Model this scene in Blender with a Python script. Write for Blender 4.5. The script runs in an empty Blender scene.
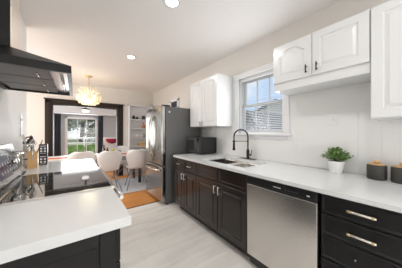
import bpy, bmesh, math, random
from mathutils import Vector, Matrix
random.seed(7)
PI = math.pi
C = bpy.context.scene.collection
SC = bpy.context.scene

# ------------------------------------------------------------ camera, world, lights, exposure
CAM_H = 1.29
cd = bpy.data.cameras.new('camera'); cam = bpy.data.objects.new('camera', cd); C.objects.link(cam)
cam.location = (0, 0, CAM_H)
cam.rotation_euler = (PI/2, 0, -math.radians(36.225))
cd.sensor_width = 36; cd.lens = 172/402*36; cd.shift_y = -1.5/402; cd.clip_start = .02; cd.clip_end = 300
SC.camera = cam
SC.view_settings.view_transform = 'Standard'
SC.view_settings.look = 'None'
SC.view_settings.gamma = 1
SC.view_settings.use_curve_mapping = False
SC.view_settings.exposure = 0.03
SC.cycles.max_bounces = 10
SC.cycles.diffuse_bounces = 6
SC.cycles.use_denoising = True

w = bpy.data.worlds.new('sky'); SC.world = w; w.use_nodes = True
nt = w.node_tree; nt.nodes.clear()
out = nt.nodes.new('ShaderNodeOutputWorld'); bg = nt.nodes.new('ShaderNodeBackground')
tc = nt.nodes.new('ShaderNodeTexCoord'); nz = nt.nodes.new('ShaderNodeTexNoise'); rp = nt.nodes.new('ShaderNodeValToRGB')
nz.inputs['Scale'].default_value = 3.5; nz.inputs['Detail'].default_value = 5
rp.color_ramp.elements[0].position = .36; rp.color_ramp.elements[0].color = (.50, .70, .97, 1)
rp.color_ramp.elements[1].position = .50; rp.color_ramp.elements[1].color = (.9, .93, .97, 1)
nt.links.new(tc.outputs['Generated'], nz.inputs['Vector']); nt.links.new(nz.outputs['Fac'], rp.inputs['Fac'])
nt.links.new(rp.outputs['Color'], bg.inputs['Color']); nt.links.new(bg.outputs[0], out.inputs[0])
bg.inputs['Strength'].default_value = 1.05

sd = bpy.data.lights.new('sun', 'SUN'); so = bpy.data.objects.new('sun', sd); C.objects.link(so)
sd.energy = 2.2; sd.angle = math.radians(2); sd.color = (1, .95, .86)
so.rotation_euler = Vector((.35, .75, -.95)).to_track_quat('-Z', 'Y').to_euler()

def area(name, loc, d, sx, sy, e, col=(1, 1, 1)):
    l = bpy.data.lights.new(name, 'AREA'); l.shape = 'RECTANGLE'; l.size = sx; l.size_y = sy; l.energy = e; l.color = col
    o = bpy.data.objects.new(name, l); C.objects.link(o); o.location = loc
    o.rotation_euler = Vector(d).to_track_quat('-Z', 'Y').to_euler()
    return o
# daylight at the sunroom and sink windows, plus added fill at other, windowless walls
area('fill_rear', (.9, -2.42, 1.35), (0, 1, .22), 2.0, 1.9, 52, (.98, .99, 1))  # added fill lamp in front of the windowless rear wall
area('fill_dining', (-2.1, 4.2, 1.5), (1, 0, 0), 1.6, 1.5, 52, (1, .98, .95))  # no window here; lamp added to brighten the dining room
area('daylight_sunroom', (.2, 7.42, 1.25), (0, -1, -.1), 1.1, 1.3, 30, (.93, .97, 1))
area('fill_sunroom_side', (-1.42, 6.6, 1.3), (1, 0, 0), 1.1, 1.3, 14, (.95, .975, 1))  # extra lamp added beside the solid left wall of the sunroom
area('daylight_kitchen', (2.085, 1.47, 1.7), (-1, 0, 0), .6, .75, 6, (.97, .985, 1))

# ------------------------------------------------------------ materials
def mat(name, col, rough=.5, metal=0, spec=None, bump=0, bscale=60, var=0, vscale=4, emit=None, es=1, coat=0, trans=0, stretch=None):
    m = bpy.data.materials.new(name); m.use_nodes = True; n = m.node_tree; b = n.nodes['Principled BSDF']
    b.inputs['Base Color'].default_value = (*col, 1); b.inputs['Roughness'].default_value = rough; b.inputs['Metallic'].default_value = metal
    if spec is not None: b.inputs['Specular IOR Level'].default_value = spec
    if coat: b.inputs['Coat Weight'].default_value = coat; b.inputs['Coat Roughness'].default_value = .08
    if trans: b.inputs['Transmission Weight'].default_value = trans
    if emit: b.inputs['Emission Color'].default_value = (*emit, 1); b.inputs['Emission Strength'].default_value = es
    t = n.nodes.new('ShaderNodeTexCoord'); mp = n.nodes.new('ShaderNodeMapping'); n.links.new(t.outputs['Object'], mp.inputs['Vector'])
    if stretch: mp.inputs['Scale'].default_value = stretch
    if var:
        z = n.nodes.new('ShaderNodeTexNoise'); z.inputs['Scale'].default_value = vscale; z.inputs['Detail'].default_value = 5
        n.links.new(mp.outputs[0], z.inputs['Vector'])
        mx = n.nodes.new('ShaderNodeMix'); mx.data_type = 'RGBA'
        mx.inputs['A'].default_value = (*[max(0, c*(1-var)) for c in col], 1); mx.inputs['B'].default_value = (*[min(1, c*(1+var)) for c in col], 1)
        n.links.new(z.outputs['Fac'], mx.inputs['Factor']); n.links.new(mx.outputs['Result'], b.inputs['Base Color'])
    if bump:
        z = n.nodes.new('ShaderNodeTexNoise'); z.inputs['Scale'].default_value = bscale; z.inputs['Detail'].default_value = 4
        n.links.new(mp.outputs[0], z.inputs['Vector'])
        bp = n.nodes.new('ShaderNodeBump'); bp.inputs['Strength'].default_value = bump; bp.inputs['Distance'].default_value = .01
        n.links.new(z.outputs['Fac'], bp.inputs['Height']); n.links.new(bp.outputs[0], b.inputs['Normal'])
    return m

def plank_mat(name, c1, c2, mortar, rot, bw, rh, ms, rough, veins=.0, veincol=(.5,.5,.5), grain=.15):
    m = bpy.data.materials.new(name); m.use_nodes = True; n = m.node_tree; b = n.nodes['Principled BSDF']; L = n.links
    b.inputs['Roughness'].default_value = rough
    t = n.nodes.new('ShaderNodeTexCoord'); mp = n.nodes.new('ShaderNodeMapping'); mp.inputs['Rotation'].default_value = (0, 0, rot)
    L.new(t.outputs['Object'], mp.inputs['Vector'])
    br = n.nodes.new('ShaderNodeTexBrick'); L.new(mp.outputs[0], br.inputs['Vector'])
    br.inputs['Color1'].default_value = (*c1, 1); br.inputs['Color2'].default_value = (*c2, 1); br.inputs['Mortar'].default_value = (*mortar, 1)
    br.inputs['Scale'].default_value = 1; br.inputs['Brick Width'].default_value = bw; br.inputs['Row Height'].default_value = rh
    br.inputs['Mortar Size'].default_value = ms; br.inputs['Mortar Smooth'].default_value = .3; br.offset = .37
    mp2 = n.nodes.new('ShaderNodeMapping'); mp2.inputs['Scale'].default_value = (.8, 5, 1); mp2.inputs['Rotation'].default_value = (0, 0, rot)
    L.new(t.outputs['Object'], mp2.inputs['Vector'])
    z = n.nodes.new('ShaderNodeTexNoise'); z.inputs['Scale'].default_value = 2.2; z.inputs['Detail'].default_value = 7; z.inputs['Distortion'].default_value = .6
    L.new(mp2.outputs[0], z.inputs['Vector'])
    r = n.nodes.new('ShaderNodeValToRGB'); r.color_ramp.elements[0].position = .3; r.color_ramp.elements[1].position = .62
    r.color_ramp.elements[0].color = (1-grain,)*3+(1,); r.color_ramp.elements[1].color = (1, 1, 1, 1)
    L.new(z.outputs['Fac'], r.inputs['Fac'])
    mx = n.nodes.new('ShaderNodeMix'); mx.data_type = 'RGBA'; mx.blend_type = 'MULTIPLY'; mx.inputs['Factor'].default_value = 1
    L.new(br.outputs['Color'], mx.inputs['A']); L.new(r.outputs['Color'], mx.inputs['B'])
    L.new(mx.outputs['Result'], b.inputs['Base Color'])
    return m

M = dict(
 wall=mat('beige_wall_paint', (.70, .668, .632), .7, bump=.05, bscale=90),
 white_wall=mat('white_wall_paint', (.88, .87, .86), .55),
 grey_wall=mat('grey_wall_paint', (.55, .56, .58), .7),
 ceiling=mat('ceiling_texture', (.84, .83, .815), .8, bump=.35, bscale=14),
 panel=mat('white_panel', (.76, .76, .75), .3, bump=.01, bscale=8),
 trimw=mat('white_trim', (.76, .77, .78), .35),
 trimd=mat('dark_brown_trim', (.020, .013, .009), .5, spec=.3),
 cabw=mat('white_lacquer', (.71, .72, .725), .28, coat=.3),
 cabd=mat('espresso_wood', (.015, .0105, .009), .26, var=.3, vscale=5, stretch=(6, 6, 1), coat=.2),
 cabk=mat('black_wood', (.005, .0047, .005), .42, var=.2, spec=.35),
 toe=mat('toe_kick', (.03, .026, .024), .5),
 counter=mat('white_quartz', (.68, .695, .70), .16, var=.02, vscale=25),
 steel=mat('brushed_steel', (.70, .68, .65), .25, 1, bump=.03, bscale=18, stretch=(1, 1, 14)),
 fsteel=mat('refrigerator_steel', (.36, .35, .33), .17, 1, bump=.04, bscale=10, stretch=(1, 6, .25)),
 steelh=mat('polished_steel', (.72, .70, .67), .16, 1),
 nickel=mat('brushed_nickel', (.78, .74, .68), .28, 1),
 brass=mat('pale_brass', (.80, .62, .34), .25, 1),
 fside=mat('grey_painted_steel', (.15, .148, .147), .45, .3, bump=.05, bscale=200),
 black=mat('black_plastic', (.012, .012, .013), .3),
 blackm=mat('matte_black_metal', (.012, .012, .012), .38, .4),
 glassk=mat('black_ceramic_glass', (.02, .024, .025), .045, spec=1.0),
 screen=mat('dark_blue_display', (.012, .018, .05), .12),
 mwwin=mat('smoked_window', (.03, .03, .03), .25),
 cream=mat('white_print', (.75, .75, .75), .5),
 lens=mat('lamp_lens', (.9, .9, .88), .4, emit=(1, .96, .88), es=9),
 shell=mat('white_moulded_plastic', (.82, .82, .82), .35),
 chrome=mat('grey_steel_wire', (.30, .30, .32), .3, .8),
 tablew=mat('white_table_top', (.80, .79, .78), .3),
 greyc=mat('grey_table_apron', (.27, .26, .27), .55),
 dleg=mat('dark_table_leg', (.03, .028, .03), .4),
 orange=mat('orange_woven_mat', (.62, .16, .07), .8, bump=.3, bscale=150),
 redm=mat('red_woven_mat', (.55, .07, .05), .8, bump=.3, bscale=150),
 red=mat('crimson_velvet', (.30, .012, .045), .8),
 curtain=mat('slate_curtain', (.035, .038, .05), .85, bump=.2, bscale=200),
 rug=mat('blue_grey_rug', (.55, .57, .61), .95, var=.25, vscale=9, bump=.4, bscale=200),
 wood=mat('light_bamboo', (.62, .38, .17), .5, var=.2, vscale=6, stretch=(1, 1, 8)),
 woodd=mat('walnut', (.20, .09, .04), .5, var=.2),
 char=mat('charcoal_ceramic', (.045, .042, .037), .55),
 pot=mat('white_ceramic', (.85, .85, .84), .35),
 soil=mat('dark_soil', (.03, .02, .015), .95, bump=.6),
 leaf=mat('plant_leaf', (.17, .29, .08), .45, var=.6, vscale=30),
 leafo=mat('garden_leaf', (.07, .10, .05), .7, var=.6, vscale=3),
 leafp=mat('pale_garden_leaf', (.20, .23, .16), .7, var=.5, vscale=3),
 hedge=mat('hedge_leaf', (.17, .33, .04), .7, var=.5, vscale=8),
 bark=mat('bark', (.12, .09, .07), .9, bump=.6),
 grass=mat('lawn', (.24, .27, .17), .95, var=.35, vscale=4),
 siding=mat('pale_siding', (.70, .71, .72), .7),
 slate=mat('slate_blue_siding', (.40, .43, .49), .7),
 roof=mat('grey_shingle', (.16, .17, .20), .85, var=.35, vscale=20),
 fence=mat('white_picket_paint', (.8, .8, .8), .6),
 bottle=mat('amber_glass', (.16, .06, .015), .1, trans=.3),
 fruit=mat('yellow_green_fruit', (.50, .50, .05), .4),
 vase=mat('terracotta_ceramic', (.42, .18, .09), .5),
 shade=mat('opal_glass', (.9, .9, .88), .4, emit=(1, .97, .92), es=1.3),
 slat=mat('white_blind_slat', (.84, .86, .9), .5),
 floor=plank_mat('pale_plank_tile', (.84, .815, .78), (.815, .79, .755), (.71, .685, .65), PI/2, 1.22, .19, .0016, .36, grain=.16),
 wfloor=plank_mat('orange_oak_floor', (.84, .38, .11), (.74, .31, .08), (.22, .08, .02), 0.0, .9, .075, .002, .3, grain=.3),
)
def crystal():
    m = bpy.data.materials.new('cut_crystal'); m.use_nodes = True; n = m.node_tree; b = n.nodes['Principled BSDF']
    b.inputs['Base Color'].default_value = (.95, .90, .78, 1); b.inputs['Roughness'].default_value = .12
    b.inputs['Transmission Weight'].default_value = .45; b.inputs['IOR'].default_value = 1.3
    b.inputs['Emission Color'].default_value = (1, .86, .58, 1); b.inputs['Emission Strength'].default_value = .12
    return m
M['crystal'] = crystal()
M['bulb'] = mat('warm_bulb', (1, .9, .7), .4, emit=(1, .82, .5), es=3)
def pane():
    m = bpy.data.materials.new('window_glass'); m.use_nodes = True; n = m.node_tree; n.nodes.clear()
    o = n.nodes.new('ShaderNodeOutputMaterial'); mx = n.nodes.new('ShaderNodeMixShader'); t = n.nodes.new('ShaderNodeBsdfTransparent'); g = n.nodes.new('ShaderNodeBsdfGlossy')
    g.inputs['Roughness'].default_value = .02; mx.inputs[0].default_value = .03
    n.links.new(t.outputs[0], mx.inputs[1]); n.links.new(g.outputs[0], mx.inputs[2]); n.links.new(mx.outputs[0], o.inputs[0])
    return m
M['glass'] = pane()
M['glassk'].node_tree.nodes['Principled BSDF'].inputs['IOR'].default_value = 2.6

# ------------------------------------------------------------ mesh helpers
def B(): return bmesh.new()
def box(bm, x0, x1, y0, y1, z0, z1, bev=0, seg=2):
    r = bmesh.ops.create_cube(bm, size=1)
    for v in r['verts']:
        v.co = Vector(((x0+x1)/2+v.co.x*(x1-x0), (y0+y1)/2+v.co.y*(y1-y0), (z0+z1)/2+v.co.z*(z1-z0)))
    if bev:
        es = list({e for v in r['verts'] for e in v.link_edges})
        bmesh.ops.bevel(bm, geom=es, offset=bev, segments=seg, affect='EDGES', profile=.5)
    return bm
def tube(bm, pts, r, seg=10, closed=False, r_end=None):
    pts = [Vector(p) for p in pts]; n = len(pts); rings = []
    up = Vector((0, 0, 1)); t0 = (pts[1]-pts[0]).normalized()
    if abs(t0.dot(up)) > .95: up = Vector((1, 0, 0))
    a = t0.cross(up).normalized()
    for i, p in enumerate(pts):
        t = (pts[min(i+1, n-1)]-pts[max(i-1, 0)]).normalized()
        a = (a - t*a.dot(t)).normalized(); b = t.cross(a)
        rr = r if r_end is None else r+(r_end-r)*i/(n-1)
        rings.append([bm.verts.new(p+(a*math.cos(2*PI*k/seg)+b*math.sin(2*PI*k/seg))*rr) for k in range(seg)])
    for i in range(n-1):
        for k in range(seg):
            f = bm.faces.new((rings[i][k], rings[i][(k+1) % seg], rings[i+1][(k+1) % seg], rings[i+1][k])); f.smooth = True
    bm.faces.new(rings[0][::-1]); bm.faces.new(rings[-1])
    return bm
def lathe(bm, prof, cx=0, cy=0, seg=32, smooth=True):
    rings = []
    for r, z in prof:
        if r < 1e-5: rings.append([bm.verts.new((cx, cy, z))])
        else: rings.append([bm.verts.new((cx+r*math.cos(2*PI*k/seg), cy+r*math.sin(2*PI*k/seg), z)) for k in range(seg)])
    for i in range(len(rings)-1):
        A, D = rings[i], rings[i+1]
        for k in range(seg):
            k2 = (k+1) % seg
            if len(A) == 1 and len(D) == 1: continue
            if len(A) == 1: f = bm.faces.new((A[0], D[k2], D[k]))
            elif len(D) == 1: f = bm.faces.new((A[k], A[k2], D[0]))
            else: f = bm.faces.new((A[k], A[k2], D[k2], D[k]))
            f.smooth = smooth
    return bm
def slab(bm, us, vs, skip, w0, w1, axis):
    """grid slab with holes; us, vs cell borders, skip = set of (i,j); axis is the thickness axis"""
    def co(u, v, w_): return {'x': (w_, u, v), 'y': (u, w_, v), 'z': (u, v, w_)}[axis]
    cells = {(i, j) for i in range(len(us)-1) for j in range(len(vs)-1)} - set(skip)
    V = {}
    def vt(i, j, s):
        if (i, j, s) not in V: V[(i, j, s)] = bm.verts.new(co(us[i], vs[j], w1 if s else w0))
        return V[(i, j, s)]
    for (i, j) in cells:
        bm.faces.new([vt(i, j, 1), vt(i+1, j, 1), vt(i+1, j+1, 1), vt(i, j+1, 1)])
        bm.faces.new([vt(i, j, 0), vt(i, j+1, 0), vt(i+1, j+1, 0), vt(i+1, j, 0)])
        for (di, dj, a, b) in ((-1, 0, (i, j), (i, j+1)), (1, 0, (i+1, j), (i+1, j+1)), (0, -1, (i, j), (i+1, j)), (0, 1, (i, j+1), (i+1, j+1))):
            if (i+di, j+dj) not in cells:
                bm.faces.new([vt(*a, 0), vt(*b, 0), vt(*b, 1), vt(*a, 1)])
    bmesh.ops.recalc_face_normals(bm, faces=bm.faces[:])
    return bm
def obj(name, bm, m, parent=None, world=False):
    """link a bmesh as ONE mesh object; world=True: coordinates are world ones, root is an unrotated empty"""
    if world and parent is not None:
        root = parent
        off = Vector((0, 0, 0))
        while root is not None: off += root.location; root = root.parent
        bmesh.ops.translate(bm, verts=bm.verts[:], vec=-off)
    me = bpy.data.meshes.new(name); bmesh.ops.recalc_face_normals(bm, faces=bm.faces[:]); bm.to_mesh(me); bm.free()
    me.materials.append(M[m] if isinstance(m, str) else m)
    o = bpy.data.objects.new(name, me); C.objects.link(o)
    if parent is not None: o.parent = parent
    return o
def tag(o, label, cat, group=None, kind=None):
    o['label'] = label; o['category'] = cat
    if group: o['group'] = group
    if kind: o['kind'] = kind
    return o
def thing(name, label, cat, loc=(0, 0, 0), rz=0, group=None):
    o = bpy.data.objects.new(name, None); C.objects.link(o); o.location = loc; o.rotation_euler = (0, 0, rz); o.empty_display_size = .05
    return tag(o, label, cat, group)
def struct(name, bm, m, label, parent=None):
    o = obj(name, bm, m, parent)
    if parent is None: o['kind'] = 'structure'; o['label'] = label; o['category'] = name.split('_')[0]
    return o
def smooth(o, sub=0, sol=0):
    for p in o.data.polygons: p.use_smooth = True
    if sol: s = o.modifiers.new('s', 'SOLIDIFY'); s.thickness = sol; s.offset = 0
    if sub: s = o.modifiers.new('u', 'SUBSURF'); s.levels = sub; s.render_levels = sub
    return o
def copy_tree(o, parent=None):
    c = o.copy(); C.objects.link(c); c.parent = parent
    for ch in list(o.children): copy_tree(ch, c)
    return c

# ------------------------------------------------------------ room shell
WX, LX, CZ, YB = 2.10, -.48, 2.59, 5.60
RY0 = -2.5
KY = 3.08
struct('floor', box(B(), -2.3, WX+.12, RY0-.1, KY, -.1, 0), 'floor', 'pale grey wood-look plank tile floor of the kitchen')
struct('floor_dining', box(B(), -2.3, WX+.12, KY, YB+.12, -.1, 0), 'wfloor', 'orange oak strip floor of the dining room')
struct('floor_sunroom', box(B(), -2.3, WX+.12, YB+.12, 7.6, -.1, 0), 'wfloor', 'oak floor of the sunroom past the dark doorway')
struct('ceiling', box(B(), -2.3, WX+.12, RY0-.1, YB+.12, CZ, CZ+.1), 'ceiling', 'textured off-white ceiling')
struct('ceiling_sunroom', box(B(), -2.3, WX+.12, YB+.12, 7.6, 2.3, 2.4), 'ceiling', 'low ceiling of the sunroom')
W0, W1, WZ0, WZ1 = 1.12, 1.83, 1.28, 2.12       # kitchen window opening
struct('wall_right', slab(B(), [RY0-.1, W0, W1, YB+.12], [0, WZ0, WZ1, CZ], {(1, 1)}, WX, WX+.12, 'x'), 'wall', 'beige wall with the window over the sink')
struct('wall_back', slab(B(), [-2.3, -.46, 1.03, WX], [0, 2.0, CZ], {(1, 0)}, YB, YB+.12, 'y'), 'wall', 'beige end wall with the wide doorway')
struct('wall_left', box(B(), LX-.12, LX, RY0-.1, 2.97, 0, CZ), 'white_wall', 'white wall behind the range')
struct('wall_dining_left', box(B(), -2.3, -2.2, 2.97, YB, 0, CZ), 'wall', 'left wall of the dining room')
struct('wall_dining_near', box(B(), -2.2, LX-.12, 2.85, 2.97, 0, CZ), 'wall', 'near wall of the dining room')
struct('wall_rear', box(B(), -2.3, WX, RY0-.1, RY0, 0, CZ), 'wall', 'rear kitchen wall')
SW0, SW1, SZ0, SZ1 = -.28, .68, .42, 1.84       # sunroom window opening
struct('wall_sunroom_far', slab(B(), [-2.3, SW0, SW1, WX], [0, SZ0, SZ1, 2.3], {(1, 1)}, 7.5, 7.62, 'y'), 'grey_wall', 'pale grey far wall of the sunroom with its window')
struct('wall_sunroom_left', box(B(), -1.6, -1.5, YB+.12, 7.5, 0, 2.3), 'grey_wall', 'left wall of the sunroom')
struct('wall_sunroom_right', box(B(), WX, WX+.12, YB+.12, 7.6, 0, 2.3), 'grey_wall', 'right wall of the sunroom')
struct('trim_1', box(B(), -1.5, WX, 7.2, 7.49, 1.92, 2.3, .01), 'trimw', 'white header beam across the sunroom')
# white groove panelling on the right wall
b = B(); y = -.6
ys = [-.6, -.2, .27, .42, .98, 2.0, 2.78]
for i in range(len(ys)-1):
    a, c = ys[i]+.0004, ys[i+1]-.0004
    if c <= W0-.02 or a >= W1+.02: box(b, WX-.008, WX-.0005, a, c, .912, 2.21, .0008, 1)
    else:
        box(b, WX-.008, WX-.0005, a, c, .912, WZ0-.01, .0008, 1)
        if a < W0-.01: box(b, WX-.008, WX-.0005, a, W0-.01, WZ0-.01, 2.21, .002, 1)
        if c > W1+.01: box(b, WX-.008, WX-.0005, W1+.01, c, WZ0-.01, 2.21, .002, 1)
struct('trim_2', b, 'panel', 'white vertical-groove panelling behind the counter')
struct('trim_3', box(B(), 0-.6, WX+.0, KY-.02, KY+.02, 0, .006, .002, 1), 'woodd', 'low threshold strip where tile meets oak')

# dark doorway casing
b = B()
for (x0, x1) in ((-.59, -.45), (1.02, 1.175)):
    box(b, x0, x1, YB-.025, YB, 0, 2.115, .006); box(b, x0+.02, x1-.02, YB-.04, YB-.02, 0, 2.09, .006); box(b, x0+.055, x1-.055, YB-.05, YB-.03, 0, 2.06, .005)
box(b, -.59, 1.175, YB-.025, YB, 2.0, 2.115, .006); box(b, -.57, 1.155, YB-.04, YB-.02, 2.02, 2.10, .006); box(b, -.61, 1.195, YB-.055, YB, 2.105, 2.13, .005)
box(b, -.46, -.44, YB, YB+.13, 0, 2.0); box(b, 1.01, 1.03, YB, YB+.13, 0, 2.0); box(b, -.46, 1.03, YB, YB+.13, 1.98, 2.0)
struct('trim_4', b, 'trimd', 'dark brown moulded casing around the doorway')
struct('baseboard_back', box(box(B(), -2.2, -.61, YB-.018, YB, 0, .13, .004), 1.18, 2.1, YB-.018, YB, 0, .13, .004), 'trimw', 'white baseboard')

# kitchen window: casing, stool, jambs, sashes, glass
o = struct('trim_5', None or box(box(box(B(), WX-.03, WX-.008, W0-.075, W0, WZ0, WZ1+.08, .004), WX-.03, WX-.008, W1, W1+.08, WZ0, WZ1+.08, .004), WX-.034, WX-.008, W0-.085, W1+.09, WZ1, WZ1+.085, .006), 'trimw', 'white casing around the window over the sink')
struct('trim_6', box(box(B(), WX-.065, WX, W0-.10, W1+.11, WZ0-.03, WZ0, .006), WX-.03, WX-.008, W0-.08, W1+.09, WZ0-.075, WZ0-.03, .005), 'trimw', 'white stool and apron under the window over the sink')
WFX = WX+.06
fr = struct('window_1', box(box(box(box(B(), WX, WX+.12, W0, W0+.02, WZ0, WZ1), WX, WX+.12, W1-.02, W1, WZ0, WZ1), WX, WX+.12, W0, W1, WZ1-.02, WZ1), WX, WX+.12, W0, W1, WZ0, WZ0+.02), 'trimw', 'white double-hung window over the sink, blinds half open')
mid = 1.70
def sash(bm, x, z0, z1, y0, y1, nm):
    s = .035
    box(bm, x, x+.03, y0, y0+s, z0, z1, .003, 1); box(bm, x, x+.03, y1-s, y1, z0, z1, .003, 1)
    box(bm, x, x+.03, y0, y1, z0, z0+s, .003, 1); box(bm, x, x+.03, y0, y1, z1-s, z1, .003, 1)
    for k in range(1, nm): yy = y0+s+(y1-y0-2*s)*k/nm; box(bm, x+.006, x+.024, yy-.008, yy+.008, z0+s, z1-s)
    return bm
obj('upper_sash', sash(B(), WFX+.025, mid-.02, WZ1-.02, W0+.02, W1-.02, 3), 'trimw', fr)
obj('lower_sash', sash(B(), WFX-.008, WZ0+.02, mid+.02, W0+.02, W1-.02, 3), 'trimw', fr)
obj('upper_glass', box(B(), WFX+.038, WFX+.042, W0+.05, W1-.05, mid, WZ1-.05), 'glass', fr)
obj('lower_glass', box(B(), WFX+.005, WFX+.009, W0+.05, W1-.05, WZ0+.05, mid), 'glass', fr)
bl = thing('window_blind', 'white horizontal slat blind hanging in the window over the sink', 'blind', (WX+.022, (W0+W1)/2, WZ0+.025))
b = B(); z = WZ0+.05
while z < WZ1-.05:
    r = bmesh.ops.create_cube(b, size=1)
    for v in r['verts']:
        u, h = v.co.x*.022, v.co.z*.0012
        v.co = Vector((WX+.022+u*.94-h*.3, (W0+W1)/2+v.co.y*(W1-W0-.05), z+u*.45+h))
    z += .024
sl = obj('slats', b, 'slat', bl, True)
obj('head_rail', box(B(), WX+.006, WX+.04, W0+.022, W1-.022, WZ1-.05, WZ1-.022, .003), 'slat', bl, True)
obj('bottom_rail', box(B(), WX+.01, WX+.034, W0+.024, W1-.024, WZ0+.024, WZ0+.036, .003), 'slat', bl, True)

# small high window on the right wall above the refrigerator
b = B(); box(b, WX-.03, WX, 3.78, 3.85, 1.90, 2.14, .004); box(b, WX-.03, WX, 4.2, 4.27, 1.90, 2.14, .004); box(b, WX-.03, WX, 3.78, 4.27, 2.09, 2.16, .004); box(b, WX-.03, WX, 3.78, 4.27, 1.88, 1.94, .004)
w2 = struct('window_2', b, 'trimw', 'small white framed high window above the refrigerator')
obj('pane', box(B(), WX-.012, WX-.006, 3.85, 4.2, 1.94, 2.09), 'screen', w2)

# sunroom window
b = B(); t = .07
box(b, SW0, SW0+t, 7.47, 7.6, SZ0, SZ1, .005); box(b, SW1-t, SW1, 7.47, 7.6, SZ0, SZ1, .005); box(b, SW0, SW1, 7.47, 7.6, SZ1-t, SZ1, .005); box(b, SW0-.05, SW1+.05, 7.42, 7.6, SZ0-.03, SZ0+.04, .005)
w3 = struct('window_3', b, 'trimw', 'large white framed sunroom window onto the garden')
b = B()
for k in (1, 2): xx = SW0+t+(SW1-SW0-2*t)*k/3; box(b, xx-.009, xx+.009, 7.51, 7.55, SZ0, SZ1-t)
for zz in (.86, 1.28): box(b, SW0+t, SW1-t, 7.515, 7.545, zz-.008, zz+.008)
obj('muntins', b, 'trimw', w3)
obj('pane', box(B(), SW0+t, SW1-t, 7.528, 7.532, SZ0+.04, SZ1-t), 'glass', w3)

# built-in shelves in the end wall
sh = thing('wall_shelves', 'white built-in shelves on the end wall beside the refrigerator', 'shelves', (1.65, YB, .0))
b = B(); x0, x1 = 1.30, 2.06
box(b, x0, x0+.03, YB-.20, YB, .1, 2.13, .003); box(b, x1-.03, x1, YB-.20, YB, .1, 2.13, .003); box(b, x0, x1, YB-.20, YB, 2.10, 2.13, .003); box(b, x0, x1, YB-.012, YB-.002, .1, 2.12)
obj('frame', b, 'trimw', sh, True)
SHZ = (.62, .87, 1.13, 1.42, 1.70)
for z in SHZ: obj('shelf', box(B(), x0+.03, x1-.03, YB-.19, YB-.012, z-.02, z, .002, 1), 'trimw', sh, True)

# ------------------------------------------------------------ cabinet fronts
def front(bm, x, y0, y1, z0, z1, sgn=-1, arch=0, th=.02, rail=.055, raised=True):
    """door on plane X=x spanning y0..y1; faces sgn*X"""
    N = 14; Wd, Hh = y1-y0, z1-z0
    def ring(ins, dep, a):
        p = [(y0+ins, z0+ins), (y1-ins, z0+ins)]
        for k in range(N+1):
            u = 1-k/N; yy = y0+ins+(Wd-2*ins)*u
            e = 0
            if a:
                q = min(1, max(0, (.5-abs(u-.5))/.5)); e = a*(math.sin(min(1, q*1.25)*PI/2)**1.4)-a
            p.append((yy, z1-ins+e))
        return [bm.verts.new((x+sgn*dep, yy, zz)) for yy, zz in p]
    seq = [(0, 0, 0), (0, th-.003, 0), (.003, th, 0), (rail, th, arch), (rail+.006, th-.008, arch)]
    if raised: seq += [(rail+.014, th-.008, arch), (rail+.034, th-.001, arch)]
    R = [ring(*s) for s in seq]
    n = len(R[0])
    for i in range(len(R)-1):
        for k in range(n): bm.faces.new((R[i][k], R[i][(k+1) % n], R[i+1][(k+1) % n], R[i+1][k]))
    bm.faces.new(R[-1]); bm.faces.new(R[0][::-1])
    return bm
def pull_v(x, y, z0, z1, m, parent, r=.005, off=.03, name='handle'):
    b = B(); tube(b, [(x-off, y, z0), (x-off, y, z1)], r); 
    for z in (z0+.015, z1-.015): tube(b, [(x, y, z), (x-off, y, z)], r*.85)
    return obj(name, b, m, parent, True)
def pull_h(x, y0, y1, z, m, parent, r=.005, off=.03, post=None):
    b = B(); tube(b, [(x-off, y0, z), (x-off, y1, z)], r)
    if post:
        h = obj('handle', b, m, parent, True)
        for y in (y0+.012, y1-.012): obj('handle_post', tube(B(), [(x, y, z), (x-off-r, y, z)], r*1.05), post, parent, True)
        return h
    for y in (y0+.015, y1-.015): tube(b, [(x, y, z), (x-off, y, z)], r*.85)
    return obj('handle', b, m, parent, True)

FX = 1.38       # face of the base cabinet bodies; fronts stand 20 mm proud
def base_cab(y0, y1, label, doors, drawers, m='cabd'):
    t = thing('base_cabinet', label, 'cabinet', (1.72, (y0+y1)/2, 0), group='dark base cabinets under the right counter')
    b = B(); g = .0015
    box(b, FX, FX+.02, y0+g, y1-g, .1, .879); box(b, FX, 2.09, y0+g, y0+.02, .1, .879); box(b, FX, 2.09, y1-.02, y1-g, .1, .879); box(b, FX, 2.09, y0+g, y1-g, .1, .12); box(b, 2.07, 2.09, y0+g, y1-g, .1, .879)
    obj('body', b, m, t, True)
    obj('toe_kick', box(B(), FX+.07, FX+.085, y0+g, y1-g, 0, .1), 'toe', t, True)
    for (a, c, z0, z1, hd) in drawers:
        f = obj('drawer', front(B(), FX, a+.004, c-.004, z0, z1, rail=.028 if m == 'cabd' else .012, raised=False), m, t, True)
        if hd == 'bar': pull_h(FX-.02, (a+c)/2-.05, (a+c)/2+.05, (z0+z1)/2, 'nickel', f)
        if hd == 'big': pull_h(FX-.02, (a+c)/2-.064, (a+c)/2+.064, (z0+z1)/2+.005, 'nickel', f, .0068, .034, 'brass')
        if hd == 'knob':
            b = B(); tube(b, [(FX-.02, (a+c)/2+.03, (z0+z1)/2), (FX-.026, (a+c)/2+.03, (z0+z1)/2)], .004); obj('screw', b, 'nickel', f, True)
    for (a, c, hy) in doors:
        f = obj('door', front(B(), FX, a+.004, c-.004, .115, .69), m, t, True)
        pull_v(FX-.02, hy, .56, .66, 'nickel', f, .0045)
    return t
base_cab(2.301, 2.60, 'narrow espresso base cabinet at the end by the refrigerator', [(2.301, 2.60, 2.335)], [(2.301, 2.60, .70, .872, 'bar')])
base_cab(1.975, 2.300, 'narrow espresso base cabinet with drawer, just left of the sink base', [(1.975, 2.300, 2.268)], [(1.975, 2.300, .70, .872, 'bar')])
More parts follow.
